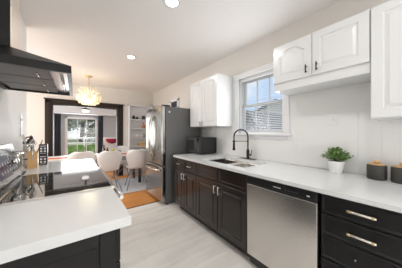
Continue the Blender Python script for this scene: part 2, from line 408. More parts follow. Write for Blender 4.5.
base_cab(1.095, 1.974, 'wide espresso sink base cabinet with two doors under the sink', [(1.53, 1.974, 1.565), (1.095, 1.528, 1.49)], [(1.53, 1.974, .70, .872, None), (1.095, 1.528, .70, .872, None)])
base_cab(.04, .47, 'black four-drawer base cabinet right of the dishwasher', [], [(.04, .47, .745, .872, 'big'), (.04, .47, .603, .738, 'big'), (.04, .47, .446, .596, 'knob'), (.04, .47, .115, .439, 'big')], 'cabk')
base_cab(-.55, .039, 'black base cabinet at the near end of the right counter', [(-.55, .039, .0)], [(-.55, .039, .70, .872, None)], 'cabk')

# worktop with sink cut-out
SKX0, SKX1, SKY0, SKY1 = 1.47, 1.92, 1.22, 2.0
b = slab(B(), [1.335, SKX0, SKX1, WX-.001], [-.55, SKY0, SKY1, 2.615], {(1, 1)}, .881, .91, 'z')
tag(obj('countertop', b, 'counter'), 'long white quartz worktop along the right wall with the sink cut into it', 'countertop')
# sink
sk = thing('kitchen_sink', 'stainless double-bowl sink set in the white worktop', 'sink', ((SKX0+SKX1)/2, (SKY0+SKY1)/2, .66))
def bowl(y0, y1):
    b = B(); x0, x1 = SKX0+.012, SKX1-.012; d = .69
    prof = [(0, .8795), (0, .86), (.004, .72), (.03, d), (.1, d-.003)]
    R = []
    for ins, z in prof:
        pts = []
        rr = .05
        for (cx, cy, a0) in ((x1-ins-rr, y1-ins-rr, 0), (x0+ins+rr, y1-ins-rr, PI/2), (x0+ins+rr, y0+ins+rr, PI), (x1-ins-rr, y0+ins+rr, 1.5*PI)):
            for k in range(6): a = a0+PI/2*k/5; pts.append(b.verts.new((cx+rr*math.cos(a), cy+rr*math.sin(a), z)))
        R.append(pts)
    for i in range(len(R)-1):
        n = len(R[0])
        for k in range(n): f = b.faces.new((R[i][k], R[i][(k+1) % n], R[i+1][(k+1) % n], R[i+1][k])); f.smooth = True
    b.faces.new(R[-1])
    return b
ym = 1.58
b = slab(B(), [SKX0-.02, SKX0+.012, SKX1-.012, SKX1+.02], [SKY0-.02, SKY0+.012, ym-.022, ym+.022, SKY1-.012, SKY1+.02], {(1, 1), (1, 3)}, .8795, .8808, 'z')
obj('rim', b, 'steelh', sk, True)
for (a, c) in ((SKY0+.012, ym-.022), (ym+.022, SKY1-.012)):
    w_ = obj('bowl', bowl(a, c), 'steel', sk, True); s = w_.modifiers.new('s', 'SOLIDIFY'); s.thickness = .002; s.offset = 1
    obj('drain', lathe(B(), [(0, .693), (.02, .692), (.04, .696), (.045, .6905), (.045, .688)], (SKX0+SKX1)/2, (a+c)/2, 20), 'steelh', w_, True)
# faucet
fx, fy = 2.01, 1.60
fa = thing('kitchen_faucet', 'matte black spring-neck faucet behind the sink', 'faucet', (fx, fy, .91))
obj('deck_plate', box(B(), fx-.03, fx+.03, fy-.125, fy+.125, .9105, .918, .003), 'blackm', fa, True)
obj('body', lathe(B(), [(0, .918), (.026, .918), (.026, .925), (.022, .94), (.022, 1.03), (.018, 1.045), (.0, 1.045)], fx, fy, 20), 'blackm', fa, True)
fp = []
reach = .10
ddx, ddy = -.80, .60       # neck swings towards the left bowl
for k in range(6): fp.append((fx, fy, 1.04+k*.038))
for k in range(1, 15):
    a = PI*k/14; fp.append((fx+ddx*reach*(1-math.cos(a)), fy+ddy*reach*(1-math.cos(a)), 1.23+reach*math.sin(a)))
ex, ey = fp[-1][0], fp[-1][1]
for k in range(1, 4): fp.append((ex, ey, 1.23-k*.03))
nk = obj('neck', tube(B(), fp, .0085, 10), 'blackm', fa, True)
# coil around the neck
cp = []; seg_i = 22; dense = []
for i in range(len(fp)-1):
    for q in range(8): dense.append(Vector(fp[i]).lerp(Vector(fp[i+1]), q/8))
a0 = Vector((ddy, -ddx, 0)).normalized()
for i, p in enumerate(dense[:-1]):
    t = (dense[i+1]-p).normalized(); bb = t.cross(a0)
    an = i*2*PI/6; cp.append(p+(a0*math.cos(an)+bb*math.sin(an))*.0115)
obj('spring', tube(B(), cp, .0026, 5), 'blackm', nk, True)
obj('spray_head', lathe(B(), [(0, 1.035), (.021, 1.035), (.022, 1.05), (.017, 1.075), (.015, 1.15), (0, 1.15)], ex, ey, 18), 'blackm', fa, True)
b = B(); tube(b, [(fx, fy, 1.165), (ex, ey, 1.165)], .005); lathe(b, [(.016, 1.155), (.02, 1.155), (.02, 1.175), (.016, 1.175), (.016, 1.155)], ex, ey, 16)
obj('support_arm', b, 'blackm', fa, True)
b = B(); tube(b, [(fx, fy-.02, .97), (fx, fy-.055, .975)], .012, 12); tube(b, [(fx, fy-.055, .975), (fx-.012, fy-.075, 1.04)], .006, 10)
obj('lever', b, 'blackm', fa, True)

# dishwasher
dw = thing('dishwasher', 'stainless dishwasher with black control strip under the right counter', 'dishwasher', (1.7, .78, 0))
D0, D1 = .478, 1.090
obj('tub', box(B(), 1.39, 2.06, D0+.004, D1-.004, .02, .878), 'black', dw, True)
obj('door', box(B(), 1.350, 1.389, D0+.006, D1-.006, .12, .795, .004), 'steel', dw, True)
cpn = obj('control_panel', box(B(), 1.348, 1.389, D0+.006, D1-.006, .798, .874, .005), 'black', dw, True)
obj('maker_mark', box(B(), 1.3472, 1.3482, .745, .81, .832, .838), 'cream', cpn, True)
for k in range(5): obj('button', box(B(), 1.3472, 1.3482, .70-k*.022, .708-k*.022, .828, .836), 'fside', cpn, True)
obj('indicator', box(B(), 1.3472, 1.3482, .53, .55, .828, .838), 'cream', cpn, True)
obj('grip', box(B(), 1.343, 1.350, D0+.03, D1-.03, .805, .815, .003), 'black', cpn, True)
obj('toe_kick', box(B(), 1.44, 1.455, D0+.006, D1-.006, 0, .115), 'toe', dw, True)

# ------------------------------------------------------------ upper cabinets
UX = 1.77
def upper(y0, y1, z0, z1, label, doors, hz, under=0, hm='nickel', bx=UX):
    t = thing('wall_cabinet', label, 'cabinet', (1.95, (y0+y1)/2, z0), group='white wall cabinets on the right wall')
    b = B(); box(b, UX, WX-.009, y0, y1, z0, z1, .002, 1)
    obj('body', b, 'cabw', t, True)
    for (a, c, hy, arch) in doors:
        f = obj('door', front(B(), UX, a+.003, c-.003, z0+under+.006, z1-.008, arch=arch, rail=.06), 'cabw', t, True)
        if hy is not None: pull_v(UX-.02, hy, hz, hz+.075, hm, f, .0055, .026)
    return t
upper(1.975, 2.74, 1.39, 2.20, 'white two-door wall cabinet left of the window above the microwave', [(2.36, 2.74, 2.39, 0), (1.975, 2.36, 2.33, 0)], 1.405, hm='chrome')
upper(.288, 1.054, 1.735, 2.21, 'short white wall cabinet with an arched door right of the window', [(.672, 1.054, .715, .055), (.288, .672, .628, 0)], 1.845, .075, 'blackm')
upper(-.50, .286, 1.39, 2.21, 'tall white wall cabinet at the near end of the right wall', [(-.11, .284, None, 0), (-.50, -.11, -.14, 0)], 1.42, .0)

# ------------------------------------------------------------ refrigerator
F0, F1, FZ = 2.83, 3.63, 1.765
fd = thing('refrigerator', 'tall stainless french-door refrigerator with dark grey sides', 'refrigerator', (1.65, 3.23, 0))
obj('case', box(B(), 1.30, 2.06, F0, F1, .03, FZ-.01, .006), 'fside', fd, True)
fm = (F0+F1)/2
for (a, c, hy) in ((F0, fm-.002, fm-.045), (fm+.002, F1, fm+.045)):
    d_ = obj('door', box(B(), 1.215, 1.297, a, c, .70, FZ, .018, 3), 'fsteel', fd, True)
    pts = [(1.215, hy, .84)]+[(1.215-.07*math.sin(PI*k/12)**.5, hy, .84+.78*k/12) for k in range(1, 12)]+[(1.215, hy, 1.62)]
    obj('handle', tube(B(), pts, .017, 12), 'steelh', d_, True)
d_ = obj('freezer_drawer', box(B(), 1.215, 1.297, F0, F1, .06, .69, .018, 3), 'fsteel', fd, True)
pts = [(1.215, F0+.06, .62)]+[(1.215-.07*math.sin(PI*k/12)**.5, F0+.06+(F1-F0-.12)*k/12, .62) for k in range(1, 12)]+[(1.215, F1-.06, .62)]
obj('handle', tube(B(), pts, .017, 12), 'steelh', d_, True)
for yy in (F0+.06, F1-.06): obj('hinge_cover', box(B(), 1.25, 1.40, yy-.035, yy+.035, FZ-.008, FZ+.022, .006), 'black', fd, True)
b = B(); lathe(b, [(0, 0), (.018, 0), (.018, .003), (0, .003)], 0, 0, 20)
bmesh.ops.rotate(b, verts=b.verts[:], cent=(0, 0, 0), matrix=Matrix.Rotation(PI/2, 3, 'X')); bmesh.ops.translate(b, verts=b.verts[:], vec=(1.37, F0, 1.66))
obj('badge', b, 'cream', fd, True)
obj('base_grille', box(B(), 1.31, 1.36, F0+.01, F1-.01, 0, .06), 'black', fd, True)

# ------------------------------------------------------------ microwave
mx0, mx1, my0, my1 = 1.69, 2.07, 2.345, 2.79
mw = thing('microwave', 'black countertop microwave in the corner of the right counter', 'microwave', (1.88, 2.57, .91))
obj('case', box(B(), mx0+.02, mx1, my0, my1-.0, .922, 1.205, .006), 'black', mw, True)
dr = obj('door', box(B(), mx0, mx0+.019, my0+.11, my1-.002, .924, 1.203, .004), 'glassk', mw, True)
obj('window', box(B(), mx0-.002, mx0+.001, my0+.15, my1-.04, .97, 1.16, .001, 1), 'mwwin', dr, True)
obj('handle', tube(B(), [(mx0, my0+.13, .95), (mx0-.022, my0+.13, .96), (mx0-.022, my0+.13, 1.17), (mx0, my0+.13, 1.18)], .006), 'black', dr, True)
kp = obj('keypad', box(B(), mx0, mx0+.019, my0+.002, my0+.108, .924, 1.203, .004), 'black', mw, True)
obj('display', box(B(), mx0-.001, mx0+.002, my0+.02, my0+.09, 1.15, 1.18), 'screen', kp, True)
for r in range(4):
    for c_ in range(3): obj('key', box(B(), mx0-.001, mx0+.002, my0+.022+c_*.025, my0+.038+c_*.025, .96+r*.04, .98+r*.04), 'fside', kp, True)
for (x, y) in ((mx0+.05, my0+.04), (mx0+.05, my1-.04), (mx1-.05, my0+.04), (mx1-.05, my1-.04)):
    obj('foot', lathe(B(), [(0, .9105), (.012, .9105), (.012, .923), (0, .923)], x, y, 12), 'black', mw, True)

# ------------------------------------------------------------ potted plant and canisters
px_, py_ = 1.995, .56
pl = thing('potted_plant', 'small bushy green plant in a white pot on the right counter', 'plant', (px_, py_, .91))
obj('pot', lathe(B(), [(0, .9105), (.047, .9105), (.050, .915), (.066, 1.018), (.069, 1.022), (.063, 1.022), (.060, 1.0), (0, 1.0)], px_, py_, 32), 'pot', pl, True)
obj('soil', lathe(B(), [(0, 1.01), (.059, 1.008), (.059, 1.001), (0, 1.001)], px_, py_, 20), 'soil', pl, True)
b = B(); bs = B()
for i in range(60):
    th = random.uniform(0, 2*PI); ph = random.uniform(.05, 1.35)
    d = Vector((math.cos(th)*math.sin(ph), math.sin(th)*math.sin(ph), math.cos(ph)*1.0+.12))
    L_ = random.uniform(.09, .118); base = Vector((px_+d.x*.015, py_+d.y*.015, 1.01)); tip = base+d*L_
    if tip.x > 2.075: tip.x = 2.075
    tube(bs, [base, base.lerp(tip, .5)+Vector((0, 0, .008)), tip], .0012, 5)
    for q in range(9):
        c0 = base.lerp(tip, .35+.65*q/8)+Vector((0, 0, .004)); a = random.uniform(0, 2*PI)
        ld = (Vector((math.cos(a), math.sin(a), random.uniform(-.2, .7)))+d*.5).normalized(); s = ld.cross(Vector((0, 0, 1))).normalized(); u = s.cross(ld)
        ln, wd = random.uniform(.022, .032), random.uniform(.009, .013)
        p = [c0, c0+ld*ln*.45+s*wd+u*.003, c0+ld*ln, c0+ld*ln*.45-s*wd+u*.003, c0+ld*ln*.5]
        for v_ in p: v_.x = min(v_.x, 2.085)
        v = [b.verts.new(k) for k in p]
        b.faces.new((v[0], v[1], v[4])); b.faces.new((v[1], v[2], v[4])); b.faces.new((v[2], v[3], v[4])); b.faces.new((v[3], v[0], v[4]))
obj('foliage', b, 'leaf', pl, True); obj('stems', bs, 'leaf', pl, True)

def canister(x, y, h, r, label):
    t = thing('canister', label, 'canister', (x, y, .91), group='charcoal canisters with wooden lids')
    obj('jar', lathe(B(), [(0, .9105), (r-.006, .9105), (r, .917), (r, .91+h-.006), (r-.004, .91+h), (0, .91+h)], x, y, 40), 'char', t, True)
    l = obj('lid', lathe(B(), [(0, .91+h), (r-.008, .91+h+.0005), (r-.008, .91+h+.006), (r-.011, .91+h+.008), (0, .91+h+.008)], x, y, 40), 'wood', t, True)
    obj('knob', lathe(B(), [(0, .918+h), (.010, .918+h), (.017, .93+h), (.018, .938+h), (.012, .944+h), (0, .945+h)], x, y, 20), 'wood', l, True)
canister(1.985, .285, .118, .060, 'charcoal canister with wooden lid nearer the potted plant')
canister(1.985, .148, .118, .060, 'charcoal canister with wooden lid at the right edge of the photo')

# outlets and switches
def outlet_x(x, y, z, label, sgn=-1, kind='outlet', pm='trimw'):
    t = thing('wall_outlet' if kind == 'outlet' else 'light_switch', label, kind, (x, y, z))
    obj('cover_plate', box(B(), min(x, x+sgn*.005), max(x, x+sgn*.005), y-.036, y+.036, z-.058, z+.058, .002, 1), pm, t, True)
    if kind == 'outlet':
        for dz in (-.022, .022): obj('socket', box(B(), min(x+sgn*.004, x+sgn*.007), max(x+sgn*.004, x+sgn*.007), y-.016, y+.016, z+dz-.014, z+dz+.014, .002, 1), pm, t, True)
    else: obj('toggle', box(B(), min(x+sgn*.004, x+sgn*.014), max(x+sgn*.004, x+sgn*.014), y-.006, y+.006, z-.012, z+.012, .002, 1), pm, t, True)
outlet_x(WX-.0085, .975, 1.11, 'white outlet on the panelled wall right of the sink window', pm='panel')
outlet_x(WX-.0085, .61, 1.42, 'faint white switch plate high on the panelled wall above the plant', kind='switch', pm='panel')
outlet_x(LX+.0005, 2.70, 1.43, 'white switch plate on the left wall past the range hood', 1, 'switch')
outlet_x(LX+.0005, 2.70, 1.29, 'white outlet just below the switch on the left wall', 1)

# ------------------------------------------------------------ left run: counters, base cabinets, range, hood
R0, R1 = 1.325, 2.115
tag(obj('countertop', box(B(), LX+.001, .208, .82, R0-.002, .868, .91, .003), 'counter'), 'white quartz countertop in the left foreground before the range', 'countertop')
tag(obj('countertop', box(B(), LX+.001, .206, R1+.002, 2.975, .868, .91, .003), 'counter'), 'white countertop beyond the range holding the knife block', 'countertop')
def left_cab(y0, y1, label, side=True):
    t = thing('base_cabinet', label, 'cabinet', (-.15, (y0+y1)/2, 0))
    b = B(); box(b, LX+.002, .150, y0, y1, .1, .866, .002, 1)
    # near side: stile and recessed panel
    if side: box(b, .085, .150, y0-.012, y0, .1, .866, .003, 1); box(b, LX+.002, -.40, y0-.012, y0, .1, .866, .003, 1); box(b, -.40, .085, y0-.012, y0, .80, .866, .003, 1); box(b, -.40, .085, y0-.012, y0, .1, .18, .003, 1)
    obj('body', b, 'cabk', t, True)
    obj('toe_kick', box(B(), LX+.002, .09, y0+.005, y1-.005, 0, .1), 'toe', t, True)
    for (z0, z1) in ((.115, .69), (.70, .86)):
        f = obj('door' if z0 < .2 else 'drawer', front(B(), .150, y0+.004, y1-.004, z0, z1, 1, rail=.055 if z0 < .2 else .03, raised=z0 < .2), 'cabk', t, True)
        b = B()
        if z0 < .2: tube(b, [(.198, y1-.05, .54), (.198, y1-.05, .665)], .005); tube(b, [(.17, y1-.05, .56), (.198, y1-.05, .56)], .004); tube(b, [(.17, y1-.05, .645), (.198, y1-.05, .645)], .004)
        else: ymm = (y0+y1)/2; tube(b, [(.198, ymm-.05, .78), (.198, ymm+.05, .78)], .005); tube(b, [(.17, ymm-.035, .78), (.198, ymm-.035, .78)], .004); tube(b, [(.17, ymm+.035, .78), (.198, ymm+.035, .78)], .004)
        obj('handle', b, 'nickel', f, True)
left_cab(.86, R0-.004, 'black base cabinet under the left foreground countertop')
left_cab(R1+.006, 2.93, 'black base cabinet beyond the range', False)
rg = thing('range', 'stainless electric range with black glass cooktop on the left', 'range', (-.1, (R0+R1)/2, 0))
obj('body', box(B(), LX+.005, .185, R0, R1, .04, .900, .003, 1), 'steel', rg, True)
ct = obj('cooktop', box(B(), LX+.09, .212, R0+.004, R1-.004, .9005, .918, .004), 'glassk', rg, True)
obj('trim', slab(B(), [LX+.085, LX+.095, .203, .222], [R0, R0+.010, R1-.010, R1], {(1, 1)}, .9, .9195, 'z'), 'steelh', rg, True)
for (x, y, r) in ((-.17, R0+.22, .10), (.05, R0+.2, .075), (-.17, R1-.2, .075), (.05, R1-.22, .11)):
    obj('burner_ring', lathe(B(), [(r-.0015, .9182), (r, .9184), (r+.0015, .9182)], x, y, 40), 'fside', ct, True)
# oven door + handle
od = obj('oven_door', box(B(), .186, .222, R0+.008, R1-.008, .26, .86, .006), 'glassk', rg, True)
b = B(); tube(b, [(.222, R0+.06, .815), (.268, R0+.06, .82)], .010); tube(b, [(.222, R1-.06, .815), (.268, R1-.06, .82)], .010); tube(b, [(.272, R0+.02, .82), (.272, R1-.02, .82)], .014, 14)
obj('handle', b, 'steelh', od, True)
obj('warming_drawer', box(B(), .186, .218, R0+.008, R1-.008, .06, .25, .005), 'steel', rg, True)
# slanted backguard with displays
def bg_panel(bm, y0, y1, u0, u1, off):
    # slanted face runs from (x=-.375, z=.93) up to (x=-.425, z=1.19)
    A = Vector((-.370, 0, .95)); Bv = Vector((-.425, 0, 1.175)); d = Bv-A; nrm = Vector((d.z, 0, -d.x)).normalized()
    r = bmesh.ops.create_cube(bm, size=1)
    for v in r['verts']:
        u = u0 if v.co.z < 0 else u1; o_ = off if v.co.x > 0 else off-.012
        q = A+d*u+nrm*o_; v.co = Vector((q.x, y0 if v.co.y < 0 else y1, q.z))
b = B(); prof = [(LX+.006, .90), (-.375, .90), (-.368, .945), (-.423, 1.175), (-.432, 1.195), (LX+.006, 1.195)]
va = [b.verts.new((x, R0+.004, z)) for x, z in prof]; vb = [b.verts.new((x, R1-.004, z)) for x, z in prof]
b.faces.new(va); b.faces.new(vb[::-1])
for k in range(len(prof)): b.faces.new((va[k], va[(k+1) % 6], vb[(k+1) % 6], vb[k]))
gb = obj('backguard', b, 'fsteel', rg, True)
b = B(); bg_panel(b, R0+.30, R1-.24, .12, .78, .004); obj('display', b, 'screen', gb, True)
for (y0, y1) in ((R0+.05, R0+.25), (R1-.20, R1-.06)):
    b = B(); bg_panel(b, y0, y1, .18, .70, .004); obj('key_panel', b, 'black', gb, True)
b = B()
for k in range(7):
    yk = R0+.34+k*.055
    for (u0, u1) in ((.50, .58), (.26, .34)): b = B(); bg_panel(b, yk, yk+.022, u0, u1, .0055); obj('touch_key', b, 'chrome', gb, True)
for k in range(2):
    yk = R1-.165+k*.07
    b = B(); A = Vector((-.3975, yk, 1.06)); tube(b, [A, A+Vector((.028, 0, .007))], .018, 16); obj('knob', b, 'steelh', gb, True)

# range hood
hd = thing('range_hood', 'black pyramid chimney range hood on the left wall', 'range hood', (-.25, 1.72, 1.65))
H0, H1, HX = 1.315, 2.135, -.018
obj('lip', slab(B(), [LX+.001, LX+.03, HX-.022, HX], [H0, H0+.022, H1-.022, H1], {(1, 1)}, 1.65, 1.695, 'z'), 'blackm', hd, True)
b = B()
cx0, cx1, cy0, cy1 = LX+.001, -.335, 1.61, 1.82
lo = [(LX+.001, H0, 1.695), (HX, H0, 1.695), (HX, H1, 1.695), (LX+.001, H1, 1.695)]
hi = [(cx0, cy0, 1.84), (cx1, cy0, 1.84), (cx1, cy1, 1.84), (cx0, cy1, 1.84)]
va = [b.verts.new(p) for p in lo]; vb = [b.verts.new(p) for p in hi]
b.faces.new(vb)
for k in range(4): b.faces.new((va[k], va[(k+1) % 4], vb[(k+1) % 4], vb[k]))
obj('canopy', b, 'blackm', hd, True)
ch_ = obj('chimney', box(B(), cx0, cx1, cy0, cy1, 1.84, CZ-.001, .002, 1), 'blackm', hd, True)
obj('front_plate', box(B(), cx1, cx1+.004, cy0, cy1, 1.842, CZ-.002, .001, 1), 'nickel', ch_, True)
un = obj('underside', box(B(), LX+.03, HX-.022, H0+.022, H1-.022, 1.672, 1.68), 'steel', hd, True)
# filters
fm_ = mat('filter_grey', (.10, .10, .105), .4, .5)
for q in range(3):
    a = H0+.05+q*.245; c = a+.232
    b = B(); box(b, LX+.05, HX-.11, a, c, 1.660, 1.671, .002, 1)
    f = obj('filter', b, fm_, un, True)
    obj('latch', tube(B(), [(HX-.17, (a+c)/2-.03, 1.661), (HX-.17, (a+c)/2-.03, 1.650), (HX-.17, (a+c)/2+.03, 1.650), (HX-.17, (a+c)/2+.03, 1.661)], .004), 'steelh', f, True)
b = B(); tube(b, [(HX-.055, H0+.12, 1.668), (HX-.055, H1-.12, 1.668)], .009, 10); obj('light_bar', b, 'steelh', un, True)

# ------------------------------------------------------------ clutter beyond the range
def utens(label, x, y):
    t = thing('utensil_holder', label, 'utensil holder', (x, y, .91))
    obj('crock', slab(B(), [x-.036, x-.030, x+.030, x+.036], [y-.036, y-.030, y+.030, y+.036], {(1, 1)}, .9105, 1.09, 'z'), 'wood', t, True)
    return t
uh = utens('square bamboo utensil holder on the countertop beyond the range', -.368, 2.55)
def utensil(name, label, base, tip, m, head):
    base, tip = Vector(base), Vector(tip)
    t = tag(obj(name, tube(B(), [base, tip], .0045, 8), m), label, 'utensil', 'utensils in the bamboo holder')
    d = (tip-base).normalized(); b = B()
    if head == 'spoon':
        lathe(b, [(0, 0), (.016, .008), (.026, .03), (.024, .055), (0, .075)], 0, 0, 14)
        for v in b.verts: v.co.y *= .3
    elif head == 'flat': box(b, -.03, .03, -.003, .003, 0, .085, .002, 1)
    else:
        for k in range(6):
            a = k*PI/6; pts = []
            for q in range(13): s = PI*q/12; pts.append((math.cos(a)*.028*math.sin(2*s if 0 else s)*(1 if 1 else 0), math.sin(a)*.028*math.sin(s), .10*(q/12)))
            tube(b, pts, .0012, 5); tube(b, [(-p[0], -p[1], p[2]) for p in pts], .0012, 5)
    rot = d.to_track_quat('Z', 'Y').to_matrix().to_4x4()
    bmesh.ops.transform(b, matrix=Matrix.Translation(tip-d*.004) @ rot, verts=b.verts[:])
    obj('head', b, m, t); return t
ux, uy = -.368, 2.55
utensil('spatula', 'silver spatula leaning left in the bamboo utensil holder', (ux+.01, uy, .93), (ux-.05, uy-.03, 1.19), 'steelh', 'flat')
utensil('ladle', 'steel ladle with round head in the bamboo utensil holder', (ux, uy+.015, .925), (ux-.01, uy+.02, 1.19), 'blackm', 'spoon')
utensil('spatula', 'black slotted spatula leaning right in the bamboo utensil holder', (ux-.01, uy-.01, .925), (ux+.055, uy+.0, 1.13), 'blackm', 'flat')
utensil('whisk', 'wire whisk standing in the bamboo utensil holder', (ux, uy-.015, .925), (ux+.012, uy-.06, 1.13), 'steelh', 'whisk')
# toaster behind
ts = thing('toaster', 'rounded silver toaster between the range and the bamboo holder', 'toaster', (-.42, 2.21, .91))
b = B(); box(b, -.465, -.375, 2.13, 2.28, .925, 1.12, .03, 4); obj('body', b, 'steelh', ts, True)
obj('base', box(B(), -.465, -.372, 2.138, 2.283, .9105, .93, .004), 'black', ts, True)
obj('slot', box(B(), -.432, -.404, 2.16, 2.26, 1.1185, 1.1215), 'black', ts, True)
obj('lever', box(B(), -.372, -.350, 2.20, 2.225, 1.04, 1.052, .003), 'black', ts, True)
# kettle
kx, ky = -.415, 2.68
kt = thing('kettle', 'tall grey steel kettle with black lid left of the bamboo holder', 'kettle', (kx, ky, .91))
obj('body', lathe(B(), [(0, .9105), (.050, .9105), (.055, .93), (.054, 1.0), (.047, 1.12), (.043, 1.17), (0, 1.17)], kx, ky, 28), 'steelh', kt, True)
obj('lid', lathe(B(), [(0, 1.17), (.044, 1.171), (.035, 1.19), (.012, 1.195), (.014, 1.215), (0, 1.22)], kx, ky, 20), 'black', kt, True)
obj('handle', tube(B(), [(kx+.043*math.cos(PI*k/10), ky, 1.165+.075*math.sin(PI*k/10)) for k in range(11)], .007), 'black', kt, True)
obj('spout', tube(B(), [(kx, ky-.055, 1.08), (kx, ky-.085, 1.16)], .014, 10, r_end=.008), 'steelh', kt, True)
# two stacked black pod boxes with white print
for i, (z, lab) in enumerate(((.9105, 'black box with white print, lower of the two beside the bamboo holder'), (1.033, 'black box with white print, upper of the two beside the bamboo holder'))):
    x, y = -.300, 2.74
    t = thing('tea_box', lab, 'box', (x, y, z), group='stacked black tea boxes')
    obj('carton', box(B(), x-.037, x+.037, y-.037, y+.037, z, z+.12, .003), 'black', t, True)
    b = B()
    for (u, v) in ((-.016, .07), (.016, .07), (-.016, .038), (.016, .038)): box(b, x+u-.009, x+u+.009, y-.0382, y-.0368, z+v-.010, z+v+.010)
    box(b, x-.027, x+.027, y-.0382, y-.0368, z+.095, z+.103); box(b, x-.027, x+.027, y-.0382, y-.0368, z+.012, z+.016)
    obj('print', b, 'cream', t, True)

# ------------------------------------------------------------ dining room
tag(obj('area_rug', box(B(), -.9, 1.95, 3.86, 5.15, .0005, .012, .004), 'rug'), 'blue-grey rug under the dining table', 'rug')
TX0, TX1, TY0, TY1, TZ = -.62, 1.42, 4.42, 5.12, .75
tb = thing('dining_table', 'white-topped dining table with dark legs in front of the doorway', 'table', ((TX0+TX1)/2, (TY0+TY1)/2, .012))
obj('table_top', box(B(), TX0, TX1, TY0, TY1, TZ-.03, TZ, .006), 'tablew', tb, True)
obj('apron', slab(B(), [TX0+.05, TX0+.07, TX1-.07, TX1-.05], [TY0+.05, TY0+.07, TY1-.07, TY1-.05], {(1, 1)}, TZ-.13, TZ-.03, 'z'), 'greyc', tb, True)
for x in (TX0+.08, TX1-.08):
    for y in (TY0+.08, TY1-.08): obj('leg', box(B(), x-.03, x+.03, y-.03, y+.03, .0125, TZ-.031, .004), 'dleg', tb, True)

def chair():
    t = thing('dining_chair', '', 'chair', group='white shell chairs around the dining table')
    # shell: profile in local YZ (front = +Y), u along profile, v across
    prof = [(.235, .435, .15), (.22, .455, .18), (.15, .458, .205), (.05, .446, .21), (-.06, .442, .205), (-.13, .455, .19), (-.175, .50, .185), (-.20, .57, .20), (-.22, .66, .228), (-.235, .74, .245), (-.248, .81, .235), (-.258, .865, .185), (-.263, .895, .10)]
    b = B(); N = 12; R = []
    for i, (y, z, hw) in enumerate(prof):
        row = []
        back = max(0, min(1, (i-4)/3)); cup = .10*(1-back)
        for k in range(N+1):
            s = -1+2*k/N
            dz = (abs(s)**3)*(.05 if i < 6 else .01)
            dy = (s*s)*(.075*back)
            row.append(b.verts.new((hw*math.sin(s*PI/2*.92)/math.sin(PI/2*.92), y+dy, z+dz)))
        R.append(row)
    for i in range(len(R)-1):
        for k in range(N): f = b.faces.new((R[i][k], R[i][k+1], R[i+1][k+1], R[i+1][k])); f.smooth = True
    smooth(obj('shell', b, 'shell', t), 1, .008)
    for (sx, sy) in ((1, 1), (-1, 1), (1, -1), (-1, -1)):
        obj('leg', tube(B(), [(sx*.11, sy*.10, .425), (sx*.225, sy*.215, 0)], .008, 8), 'chrome', t)
    b = B(); z = .425
    tube(b, [(.11, .10, z), (-.11, .10, z)], .006, 6); tube(b, [(.11, -.10, z), (-.11, -.10, z)], .006, 6); tube(b, [(.11, .10, z), (.11, -.10, z)], .006, 6); tube(b, [(-.11, .10, z), (-.11, -.10, z)], .006, 6)
    f = .45
    for (p, q) in (((1, 1), (-1, 1)), ((1, -1), (-1, -1)), ((1, 1), (1, -1)), ((-1, 1), (-1, -1))):
        tube(b, [(p[0]*.11, p[1]*.10, z), (q[0]*(.11+.115*f), q[1]*(.10+.115*f), z*(1-f))], .004, 6)
        tube(b, [(q[0]*.11, q[1]*.10, z), (p[0]*(.11+.115*f), p[1]*(.10+.115*f), z*(1-f))], .004, 6)
    obj('bracing', b, 'chrome', t)
    return t
ch = chair()
spots = [(.585, 4.20, 0.05, 'white shell chair at the near side of the table, middle of three'),
         (1.16, 4.16, -.12, 'white shell chair at the near side of the table, closest to the refrigerator'),
         (.12, 4.36, .0, 'white shell chair at the near side of the table, leftmost, above the cooktop'),
         (1.06, 5.06, PI+.1, 'white shell chair at the far side of the table before the doorway')]
for i, (x, y, r, lab) in enumerate(spots):
    o = ch if i == 0 else copy_tree(ch)
    o.location = (x, y, .0155); o.rotation_euler.z = r; o['label'] = lab
for (x, y, m, lab) in ((.48, 4.60, 'orange', 'orange woven placemat at the near side of the table'), (-.30, 4.66, 'orange', 'orange woven placemat at the left part of the table'), (1.00, 4.66, 'redm', 'red woven placemat at the right end of the table')):
    tag(obj('placemat', box(B(), x-.17, x+.17, y-.12, y+.12, TZ+.0005, TZ+.006, .002, 1), m), lab, 'placemat', 'woven placemats on the dining table')
tag(obj('glass_bottle', lathe(B(), [(0, TZ+.001), (.034, TZ+.001), (.036, TZ+.01), (.036, TZ+.13), (.014, TZ+.18), (.013, TZ+.235), (0, TZ+.235)], .58, 4.86, 18), 'bottle'), 'tall amber bottle standing on the dining table', 'bottle')
tag(obj('glass_bottle', lathe(B(), [(0, TZ+.001), (.030, TZ+.001), (.032, TZ+.01), (.032, TZ+.09), (.013, TZ+.13), (.012, TZ+.165), (0, TZ+.165)], .66, 4.92, 18), 'bottle'), 'shorter amber bottle beside the tall one on the dining table', 'bottle')
tag(obj('fruit_bowl', lathe(B(), [(0, TZ+.001), (.05, TZ+.001), (.055, TZ+.01), (.105, TZ+.06), (.100, TZ+.06), (.05, TZ+.016), (0, TZ+.014)], .78, 4.90, 24), 'vase'), 'low brown bowl of fruit on the dining table', 'bowl')
fruits = [(-.04, 0, .05, 'left'), (.042, .01, .05, 'right'), (0, .05, .052, 'back'), (0, -.025, .092, 'top')]
for (dx, dy, dz, q) in fruits:
    b = B(); bmesh.ops.create_uvsphere(b, u_segments=14, v_segments=10, radius=.036); bmesh.ops.translate(b, verts=b.verts[:], vec=(.78+dx, 4.90+dy, TZ+dz))
    o = tag(obj('pear', b, 'fruit'), 'yellow-green fruit in the brown bowl on the dining table', 'fruit', 'fruit in the bowl'); smooth(o)
tag(obj('napkin_holder', box(box(B(), .86, .99, 4.98, 4.99, TZ+.001, TZ+.07, .002, 1), .86, .99, 4.95, 5.03, TZ+.001, TZ+.008), 'chrome'), 'small grey holder on the table by the fruit bowl', 'holder')

